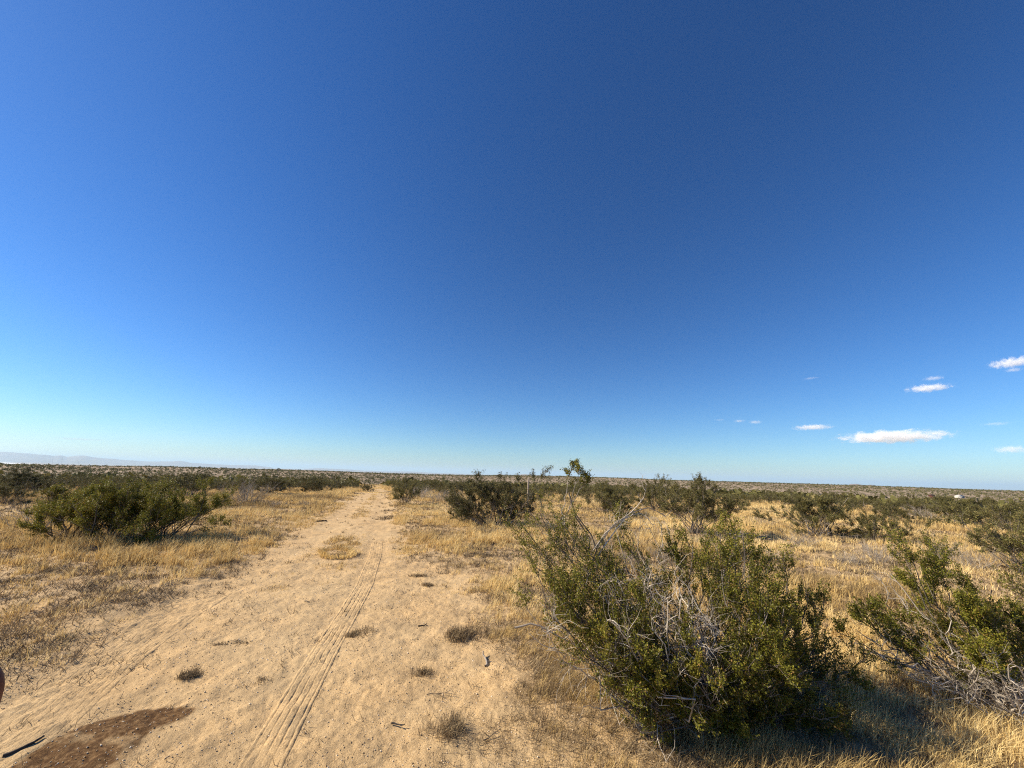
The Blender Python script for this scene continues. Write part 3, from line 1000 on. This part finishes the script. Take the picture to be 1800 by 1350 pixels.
def litter():
    """matted grey-brown dead weeds and crumbs between the grass"""
    rng = np.random.default_rng(78)
    n = 210000
    a = rng.uniform(-1.08, 1.08, n)
    r = 1.9 + (40 - 1.9) * rng.random(n) ** 1.4
    x, y = r * np.sin(a), r * np.cos(a)
    sd = poly_sd(x, y, ROAD)
    e = sstep(-0.5, 0.7, sd + (fbm(x * 1.3, y * 1.3, 4) - 0.5) * 2.2)
    m = np.maximum(sstep(0.46, 0.64, fbm(x * 1.6 + 5, y * 2.6 + 31, 4)), 0.30)
    k = rng.random(n) < e * np.maximum(m, 0.55 * (1 - sstep(4, 7, r)) * (sd > 0.2)) + 0.012
    x, y, r = x[k], y[k], r[k]
    z = terrain(x, y)
    nb = 8
    X = np.repeat(np.stack([x, y, z], 1), nb, 0)
    rr = np.repeat(r, nb)
    X[:, :2] += rng.normal(0, 0.03, (len(X), 2))
    L = rng.uniform(0.02, 0.085, len(X))
    t = np.clip(np.repeat(fbm(x * 2, y * 2, 2), nb) + rng.normal(0, 0.22, len(X)), 0, 1)
    V, Q, T = blades(X, L, rng.uniform(0, 6.28, len(X)), np.abs(rng.normal(0.95, 0.35, len(X))), np.maximum(0.002, 0.0012 * rr), t, False)
    o = link('dry_weeds', mesh_np('dry_weeds', V, Q, None, LITTER, dict(tint=T)))
    tag(o, 'low grey brown dead weeds and plant litter matted on the sand', 'weeds', kind='stuff')


def gravel():
    rng = np.random.default_rng(79)
    n = 30000
    a = rng.uniform(-1.05, 1.05, n)
    r = 1.9 + 9 * rng.random(n) ** 1.5
    x, y = r * np.sin(a), r * np.cos(a)
    s = 0.0016 + 0.0034 * rng.random(n) ** 4 + 0.0005 * r
    c = np.stack([x, y, terrain(x, y) + s * 0.35], 1)
    o6 = np.array([[1, 0, 0], [-1, 0, 0], [0, 1, 0], [0, -1, 0], [0, 0, 1], [0, 0, -1]], float)
    V = c[:, None] + o6[None] * s[:, None, None] * rng.uniform(0.6, 1.3, (n, 6, 1)) + rng.normal(0, 0.25, (n, 6, 3)) * s[:, None, None]
    t8 = np.array([[0, 2, 4], [2, 1, 4], [1, 3, 4], [3, 0, 4], [2, 0, 5], [1, 2, 5], [3, 1, 5], [0, 3, 5]])
    T = (np.arange(n)[:, None, None] * 6 + t8[None]).reshape(-1, 3)
    m = attr_mat('gravel', [(0, (0.22, 0.155, 0.09)), (0.5, (0.50, 0.38, 0.24)), (1, (0.74, 0.64, 0.5))], rough=0.85)
    o = link('gravel', mesh_np('gravel', V.reshape(-1, 3), None, T, m, dict(tint=np.repeat(rng.random(n), 6))))
    tag(o, 'coarse sand grains and small gravel strewn over the track', 'gravel', kind='stuff')


grass()
litter()
gravel()


def tuft(name, label, px, py, rad, hgt, n, mat, tlo, thi, seed, ring=False, lean=0.6, flat=1.0, group=None):
    rng = np.random.default_rng(seed)
    c = at(px, py)
    an = rng.uniform(0, 6.28, n)
    if ring:
        q = rad * (0.7 + 0.4 * rng.random(n)) * (0.85 + 0.3 * np.sin(an * 2 + seed))
        x, y = c[0] + q * np.cos(an), c[1] + q * np.sin(an) * flat
    else:                                                               # a few uneven sub-clumps
        k = 7
        q = rad * rng.uniform(0.1, 0.72, k)
        sa = rng.uniform(0, 6.28, k)
        pick = rng.choice(k, n, p=rng.dirichlet(np.ones(k) * 1.5))
        sg = rng.uniform(0.18, 0.40, k)[pick] * rad
        x = c[0] + (q * np.cos(sa))[pick] + rng.normal(0, 1, n) * sg
        y = c[1] + ((q * np.sin(sa))[pick] + rng.normal(0, 1, n) * sg) * flat
    z = terrain(x, y)
    z0 = ground_z(c[0], c[1])
    X = np.stack([x - c[0], y - c[1], z - z0 - 0.006], 1)
    V, Q, T = blades(X, hgt * rng.uniform(0.35, 1.15, n), an + rng.normal(0, 0.8, n), np.abs(rng.normal(lean, 0.3, n)), np.maximum(0.0022, 0.0009 * np.hypot(x, y)), rng.uniform(tlo, thi, n), True)
    o = link(name, mesh_np(name, V, Q, None, mat, dict(tint=T)))
    o.location = (c[0], c[1], z0)
    return tag(o, label, 'weed', group)


tuft('weed_tuft', 'small olive weed tuft alone in the left rut of the track', 333, 1192, 0.10, 0.07, 420, LITTER, 0.1, 0.7, 1)
tuft('weed_tuft', 'grey twiggy weed tuft near the bottom edge right of the tyre print', 782, 1285, 0.16, 0.10, 900, LITTER, 0.2, 0.9, 2)
tuft('weed_tuft', 'brown weed tuft halfway between tyre print and right verge', 745, 1185, 0.12, 0.06, 420, LITTER, 0.15, 0.8, 3)
tuft('weed_tuft', 'brown weed tuft at the right verge beside the foreground bush grass', 808, 1118, 0.17, 0.11, 1100, LITTER, 0.2, 0.9, 4)
tuft('weed_tuft', 'flat streak of brown weed across the track left of the tyre print', 400, 1130, 0.22, 0.03, 420, LITTER, 0.1, 0.7, 5, lean=1.2, flat=0.3)
tuft('weed_tuft', 'flat brown weed patch just left of the tyre print', 462, 1197, 0.10, 0.03, 260, LITTER, 0.2, 0.8, 6, lean=1.1)
tuft('weed_tuft', 'thin brown weed tuft far right on the bare sand', 755, 1030, 0.13, 0.05, 600, LITTER, 0.2, 0.8, 7)
tuft('weed_tuft', 'brown weed streak on bare sand at the grass edge', 740, 1013, 0.2, 0.05, 300, LITTER, 0.2, 0.8, 8, flat=0.5)
tuft('weed_tuft', 'faint brown weed patch touching the right side of the tyre print', 632, 1112, 0.14, 0.05, 600, LITTER, 0.3, 0.9, 9)
o = tuft('grass_clump', 'golden grass clump ringing a dark centre in the middle of the track', 592, 974, 0.50, 0.13, 1500, STRAW, 0.4, 0.95, 10, ring=True, lean=0.85, flat=0.9)
o2 = tuft('dead_centre', None, 600, 976, 0.42, 0.06, 900, LITTER, 0.0, 0.5, 12, lean=1.1)
o2.parent = o
o2.location = Vector(o2.location) - Vector(o.location)
if 'category' in o2: del o2['category']


def twig(label, px, py, ang, length, r, seed, shade=0.2):
    rng = np.random.default_rng(seed)
    c = at(px, py)
    d = np.array([[math.cos(ang), math.sin(ang), 0.05]])
    P = grow(np.array([[0, 0, 0.008]]), d, np.array([length]), 8, 0.22, 0, rng)
    P[:, :, 2] = np.abs(P[:, :, 2] - 0.008) * 0.4 + 0.008
    parts = [tubes(P, r * np.linspace(1, 0.4, 9)[None], 6)]
    q, dd, _ = sample(P, 2, 0.3, 0.8, rng)
    S = grow(q, dd + rng.normal(0, 0.6, (2, 3)) * np.array([1, 1, 0.4]), np.full(2, length * 0.3), 4, 0.2, 0.02, rng)
    parts.append(tubes(S, np.full((2, 5), r * 0.5), 5))
    V, Q = join(parts)
    o = link('twig', mesh_np('twig', V, Q, None, BARK, dict(tint=np.full(len(V), shade)), smooth=True))
    o.location = (c[0], c[1], ground_z(c[0], c[1]))
    tag(o, label, 'twig')


twig('dark stick lying at the left edge above the damp patch', 5, 1329, 0.6, 0.16, 0.012, 1, 0.0)
twig('weathered grey twig at the right verge near the foreground bush', 853, 1178, 1.2, 0.22, 0.011, 2, 0.7)
twig('short dark twig on the sand above the grey weed tuft', 688, 1272, 0.4, 0.11, 0.006, 3, 0.0)
twig('thin curved reddish twig on the sand right of the tyre print', 750, 1222, 0.25, 0.26, 0.003, 4, 0.2)
twig('dark forked twig lying on the sand further up the track', 735, 1100, 0.5, 0.12, 0.008, 5, 0.0)
twig('small dark stick on the bare sand left of the track ruts', 556, 917, 0.3, 0.35, 0.03, 6, 0.0)
twig('thin brown twig near the bottom edge right of the weed tuft', 850, 1305, 0.5, 0.16, 0.004, 7, 0.2)
twig('pale small twig on the sand left of the tyre print', 535, 1058, 0.2, 0.18, 0.006, 8, 0.35)


# ---------------------------------------------------------------- post, far tree, far buildings
def post():
    p = at(927, 893)
    z0 = ground_z(p[0], p[1])
    h = EYE + (ray(929, 841)[2] / math.hypot(*ray(929, 841)[:2])) * math.hypot(p[0], p[1]) - z0
    n = 9
    P = np.zeros((1, n, 3))
    P[0, :, 2] = np.linspace(-0.2, h, n)
    P[0, :, 0] = 0.01 * np.sin(np.linspace(0, 3, n)) + np.linspace(0, 0.03, n)
    V, Q = tubes(P, np.linspace(0.055, 0.045, n)[None], 9)
    top = len(V)
    V = np.vstack([V, P[0, -1] + [0, 0, 0.01]])
    T = np.array([[top - 9 + i, top - 9 + (i + 1) % 9, top] for i in range(9)])
    o = link('wooden_post', mesh_np('wooden_post', V, Q, T, plain_mat('weathered_wood', (0.26, 0.21, 0.16), 0.9, 14, (0.42, 0.35, 0.28), 0.01)))
    o.location = (p[0], p[1], z0)
    tag(o, 'thin weathered wooden post standing in the scrub right of the track', 'post')


post()


def far_ground(px, py):
    """first terrain point along a pixel's line of sight beyond the dip"""
    d = ray(px, py)
    h = math.hypot(d[0], d[1])
    r = np.arange(150, 1300, 1.0)
    z = EYE + r * d[2] / h
    t = terrain(r * d[0] / h, r * d[1] / h, False)
    hit = np.nonzero(t >= z)[0]
    k = hit[0] if len(hit) else int(np.argmax(t - z))
    return np.array([r[k] * d[0] / h, r[k] * d[1] / h, t[k]])


def far_tree():
    rng = np.random.default_rng(4)
    p = at_dist(489, 824, 425)
    p[2] = float(terrain(np.array([p[0]]), np.array([p[1]]), False)[0]) - 0.3
    o = root_empty('joshua_tree', p)
    tag(o, 'tiny lone Joshua tree standing on the far left ridge', 'tree')
    tipz = 3.0
    tips = np.array([[1.2, 0.2, tipz], [-1.0, 0.5, tipz * 0.85], [0.3, -0.8, tipz * 1.05], [1.6, 0.8, tipz * 0.7], [-0.4, 0.9, tipz]])
    P = stems_to(rng, np.zeros(3), tips, 1, 0.05, 0.05)
    V, Q = tubes(P, np.full(P.shape[:2], 0.16) * np.linspace(1.3, 0.8, P.shape[1]), 6)
    link('trunk', mesh_np('trunk', V, Q, None, BARK, dict(tint=np.full(len(V), 0.3))), o)
    c = np.repeat(tips, 60, 0) + rng.normal(0, 0.12, (300, 3))
    V, Q = leaves(c, rng.normal(0, 1, (300, 3)), 0.38, rng, 0.1)
    link('crown', mesh_np('crown', V, Q, None, LEAF_FAR, dict(tint=np.full(len(V), 0.4))), o)


far_tree()


def box_vq(x0, x1, y0, y1, z0, z1):
    V = np.array([[x, y, z] for z in (z0, z1) for y in (y0, y1) for x in (x0, x1)], float)
    Q = np.array([[0, 2, 3, 1], [4, 5, 7, 6], [0, 1, 5, 4], [2, 6, 7, 3], [0, 4, 6, 2], [1, 3, 7, 5]])
    return V, Q


def shed(label, px, py, L, W, H, wall, roof, rz):
    p = far_ground(px, py)
    o = root_empty('shed', p, rz)
    tag(o, label, 'shed')
    V, Q = box_vq(-L / 2, L / 2, -W / 2, W / 2, -0.8, H)
    link('wall', mesh_np('wall', V, Q, None, plain_mat('shed_wall', wall, 0.8, 0.7, tuple(c * 0.85 for c in wall))), o)
    e, rh = 0.4, 0.9
    V = np.array([[-L / 2 - e, -W / 2 - e, H + .02], [L / 2 + e, -W / 2 - e, H + .02], [L / 2 + e, W / 2 + e, H + .02], [-L / 2 - e, W / 2 + e, H + .02], [-L / 2 - e, 0, H + rh], [L / 2 + e, 0, H + rh]], float)
    link('roof', mesh_np('roof', V, np.array([[0, 1, 5, 4], [2, 3, 4, 5], [3, 2, 1, 0]]), np.array([[0, 4, 3], [1, 2, 5]]), plain_mat('shed_roof', roof, 0.6, 0.7, tuple(c * 0.85 for c in roof))), o)
    dv, dq = box_vq(-L * 0.1, L * 0.1, -W / 2 - 0.06, -W / 2 - 0.003, -0.7, H * 0.8)
    link('door', mesh_np('door', dv, dq, None, plain_mat('shed_door', (0.07, 0.06, 0.06), 0.7)), o)


shed('tiny dark red shed far off at the foot of the right slope', 1638, 874, 4.5, 3, 1.6, (0.12, 0.04, 0.03), (0.10, 0.05, 0.04), 0.5)
shed('tiny long white shed far off right of the dark red one', 1687, 875, 11, 4, 1.5, (0.60, 0.58, 0.54), (0.55, 0.53, 0.50), 0.55)


# ---------------------------------------------------------------- person at the left edge
def skin_mesh(name, nodes, edges, mat, parent, grow_r=0.0, sub=2):
    me = bpy.data.meshes.new(name)
    me.from_pydata([n[:3] for n in nodes], edges, [])
    me.materials.append(mat)
    o = link(name, me, parent)
    md = o.modifiers.new('skin', 'SKIN')
    md.use_smooth_shade = True
    for v, n in zip(me.skin_vertices[0].data, nodes):
        v.radius = (n[3] + grow_r, (n[4] if len(n) > 4 else n[3]) + grow_r)
    me.skin_vertices[0].data[0].use_root = True
    ss = o.modifiers.new('subsurf', 'SUBSURF')
    ss.levels = ss.render_levels = sub
    return o


def person():
    d = ray(10, 1222)
    e = np.array([0, 0, EYE]) + d * ((1.10 - EYE) / d[2])
    fa = math.atan2(-_dirL[0], _dirL[1])
    off = np.array([0.50 * math.cos(fa) + 0.08 * math.sin(fa), 0.50 * math.sin(fa) - 0.08 * math.cos(fa)])
    px, py = e[0] - off[0], e[1] - off[1]
    o = root_empty('person', (px, py, ground_z(px, py)), fa)
    tag(o, 'person with hand on hip whose dark sleeve and elbow enter at the left edge', 'person')
    skin, cloth = plain_mat('skin', (0.13, 0.045, 0.026), 0.6, 30, (0.16, 0.058, 0.034)), plain_mat('dark_shirt', (0.035, 0.015, 0.03), 0.9, 60, (0.05, 0.022, 0.04))
    trousers, shoe, hair = plain_mat('trousers', (0.10, 0.09, 0.07), 0.9, 60, (0.13, 0.115, 0.09)), plain_mat('shoe', (0.05, 0.04, 0.035), 0.7), plain_mat('hair', (0.012, 0.009, 0.007), 0.6)
    nd, ed = [(0, 0, .96, .135, .10), (0, .01, 1.12, .12, .09), (0, 0, 1.30, .145, .10), (0, -.02, 1.44, .085, .07), (0, -.005, 1.51, .052, .052), (0, .02, 1.585, .068, .082), (0, .015, 1.65, .076, .095), (0, 0, 1.72, .06, .075), (0, .105, 1.61, .014, .014)], [(0, 1), (1, 2), (2, 3), (3, 4), (4, 5), (5, 6), (6, 7), (5, 8)]

    def chain(src, pts):
        k = src
        for p in pts:
            nd.append(p); ed.append((k, len(nd) - 1)); k = len(nd) - 1
        return k
    for s in (-1, 1):
        chain(6, [(s * .082, 0, 1.63, .014, .022)])                                  # ear
        w = chain(2, [(s * .17, -.02, 1.40, .062), (s * .30, -.05, 1.27, .050), (s * .455, -.08, 1.115, .042), (s * .415, -.02, 1.0, .040), (s * .30, .06, .97, .029), (s * .235, .095, .965, .030, .02), (s * .19, .105, .965, .028, .016)])
        for q, (dx, dz, l) in enumerate(((0, .022, .9), (-.004, .007, 1.0), (-.006, -.008, .95), (-.004, -.022, .75))):
            chain(w, [(s * (.165 + dx), .108, .97 + dz, .009), (s * (.165 + dx - .035 * l), .112, .962 + dz * 1.2, .0085), (s * (.165 + dx - .06 * l), .104, .95 + dz * 1.3, .0075)])
        chain(w - 1, [(s * .235, .06, .955, .011), (s * .215, .045, .935, .009)])       # thumb, behind
        chain(0, [(s * .10, 0, .86, .092), (s * .11, .02, .50, .060), (s * .115, -.02, .28, .052), (s * .12, -.02, .09, .038), (s * .135, .09, .045, .036, .03), (s * .14, .15, .03, .03, .022)])
    skin_mesh('body', nd, ed, skin, o)
    sh = [(0, 0, .90, .155, .118), (0, .01, 1.12, .138, .105), (0, 0, 1.30, .158, .112), (0, -.02, 1.43, .098, .08)]
    se = [(0, 1), (1, 2), (2, 3)]
    for s in (-1, 1):
        k = len(sh)
        sh += [(s * .175, -.02, 1.395, .075), (s * .30, -.05, 1.27, .064), (s * .44, -.076, 1.13, .056)]
        se += [(2, k), (k, k + 1), (k + 1, k + 2)]
    skin_mesh('shirt', sh, se, cloth, o)
    tr, te = [(0, 0, .95, .15, .115)], []
    for s in (-1, 1):
        k = len(tr)
        tr += [(s * .10, 0, .84, .105), (s * .112, .02, .50, .078), (s * .12, -.02, .12, .062)]
        te += [(0, k), (k, k + 1), (k + 1, k + 2)]
    skin_mesh('trousers', tr, te, trousers, o)
    for s in (-1, 1):
        skin_mesh('shoe', [(s * .12, -.05, .06, .05, .05), (s * .128, .05, .055, .05, .045), (s * .14, .17, .042, .045, .036)], [(0, 1), (1, 2)], shoe, o)
        ev, eq = tubes(np.array([[[s * .032, .098, 1.655], [s * .032, .103, 1.655]]]), np.array([[.011, .009]]), 8)
        link('eye', mesh_np('eye', ev, np.vstack([eq, [[8, 9, 10, 11], [8, 11, 12, 15], [12, 13, 14, 15]]]), None, hair), o)
    skin_mesh('hair', [(0, -.055, 1.60, .068, .05), (0, -.035, 1.68, .082, .075), (0, -.005, 1.735, .07, .085)], [(0, 1), (1, 2)], hair, o)


person()


# ---------------------------------------------------------------- clouds
def cloud_mat(name, dens, seed, thr):
    m = bpy.data.materials.new(name)
    m.use_nodes = True
    nt = m.node_tree
    nt.nodes.remove(nt.nodes['Principled BSDF'])
    L = nt.links.new
    pv = N(nt, 'ShaderNodeVolumePrincipled')
    pv.inputs['Color'].default_value = (1, 1, 1, 1)
    pv.inputs['Anisotropy'].default_value = -0.3
    tc = N(nt, 'ShaderNodeTexCoord')
    o = tc.outputs['Object']
    ln = N(nt, 'ShaderNodeVectorMath', operation='LENGTH')
    L(o, ln.inputs[0])
    mp = N(nt, 'ShaderNodeMapping')
    mp.inputs['Location'].default_value = (seed * 3.1, seed * 1.7, seed)
    mp.inputs['Scale'].default_value = (3.2, 1.6, 0.9)
    L(o, mp.inputs[0])
    ns = N(nt, 'ShaderNodeTexNoise', Scale=2.0, Detail=8.0, Roughness=0.68)
    L(mp.outputs[0], ns.inputs['Vector'])

    def math_(op, a, b):
        n = N(nt, 'ShaderNodeMath', operation=op)
        for i, s in enumerate((a, b)):
            if isinstance(s, (int, float)): n.inputs[i].default_value = s
            else: L(s, n.inputs[i])
        return n.outputs[0]
    body = math_('SUBTRACT', 1.0, ln.outputs['Value'])                 # 1 in the middle, 0 at the skin
    v = math_('SUBTRACT', math_('ADD', math_('MULTIPLY', body, 0.42), ns.outputs[0]), thr)
    v = math_('MULTIPLY', v, 4.0)
    n = N(nt, 'ShaderNodeClamp')
    L(v, n.inputs[0])
    L(math_('MULTIPLY', n.outputs[0], dens), pv.inputs['Density'])
    L(pv.outputs[0], nt.nodes['Material Output'].inputs['Volume'])
    return m


def ico(sub=3):
    import bmesh
    bm = bmesh.new()
    bmesh.ops.create_icosphere(bm, subdivisions=sub, radius=1.0)
    me = bpy.data.meshes.new('cloud')
    bm.to_mesh(me)
    bm.free()
    return me


CLOUDS = [
    (1565, 768, 250, 32, 0.012, 0.62, 'long bright white cloud low on the right, largest of all'),
    (1428, 751, 92, 15, 0.009, 0.62, 'thin white cloud left of the long bright one'),
    (1328, 742, 30, 9, 0.007, 0.60, 'tiny white cloud, rightmost of the three specks left of the thin cloud'),
    (1300, 740, 26, 8, 0.007, 0.60, 'tiny white cloud, middle of the three specks'),
    (1265, 738, 22, 6, 0.003, 0.60, 'faint tiny cloud, leftmost of the three specks'),
    (1632, 682, 110, 19, 0.010, 0.62, 'small white cloud with pointed ends in the right sky'),
    (1641, 665, 50, 12, 0.006, 0.62, 'little cloud just above the pointed white one'),
    (1780, 637, 120, 25, 0.010, 0.62, 'white cloud cut by the right edge, highest in the sky'),
    (1782, 650, 46, 12, 0.007, 0.62, 'little cloud tucked under the one at the right edge'),
    (1425, 665, 40, 6, 0.003, 0.62, 'faint short wisp alone high above the thin cloud'),
    (1750, 745, 80, 9, 0.002, 0.62, 'faint grey streak of cloud near the right edge'),
    (1778, 790, 100, 22, 0.006, 0.63, 'ragged white cloud low at the right edge'),
    (140, 772, 150, 7, 0.0012, 0.62, 'very faint streak of cloud above the left mountains'),
]
for i, (x, y, wd, ht, dens, thr, lab) in enumerate(CLOUDS):
    D = 9000 if i != 12 else 13000
    p = at_dist(x, y, D)
    d = ray(x, y)
    hl = math.hypot(d[0], d[1])
    k = D / hl / F_PX                                                   # metres per photo pixel there
    me = ico()
    me.materials.append(cloud_mat('cloud_%02d' % i, dens, i + 1, thr))
    o = link('cloud', me)
    o.location = p
    ang = math.atan2(d[0], d[1])
    o.rotation_euler = (0, 0, -ang)
    o.scale = (wd * k * 0.5 * (1 / hl), wd * k * 0.25, ht * k * 0.42)
    tag(o, lab, 'cloud', 'small clouds in the clear sky')

# ---------------------------------------------------------------- haze
def haze():
    V, Q = box_vq(-50000, 50000, -50000, 50000, -75, 400)
    m = bpy.data.materials.new('haze')
    m.use_nodes = True
    nt = m.node_tree
    nt.nodes.remove(nt.nodes['Principled BSDF'])
    pv = N(nt, 'ShaderNodeVolumePrincipled')
    pv.inputs['Color'].default_value = (0.58, 0.81, 1.0, 1)
    pv.inputs['Density'].default_value = 4.6e-5
    pv.inputs['Anisotropy'].default_value = 0.1
    nt.links.new(pv.outputs[0], nt.nodes['Material Output'].inputs['Volume'])
    o = link('haze', mesh_np('haze', V, Q, None, m))
    tag(o, 'thin blue haze lying over the far plain and mountains', 'haze', kind='stuff')


haze()
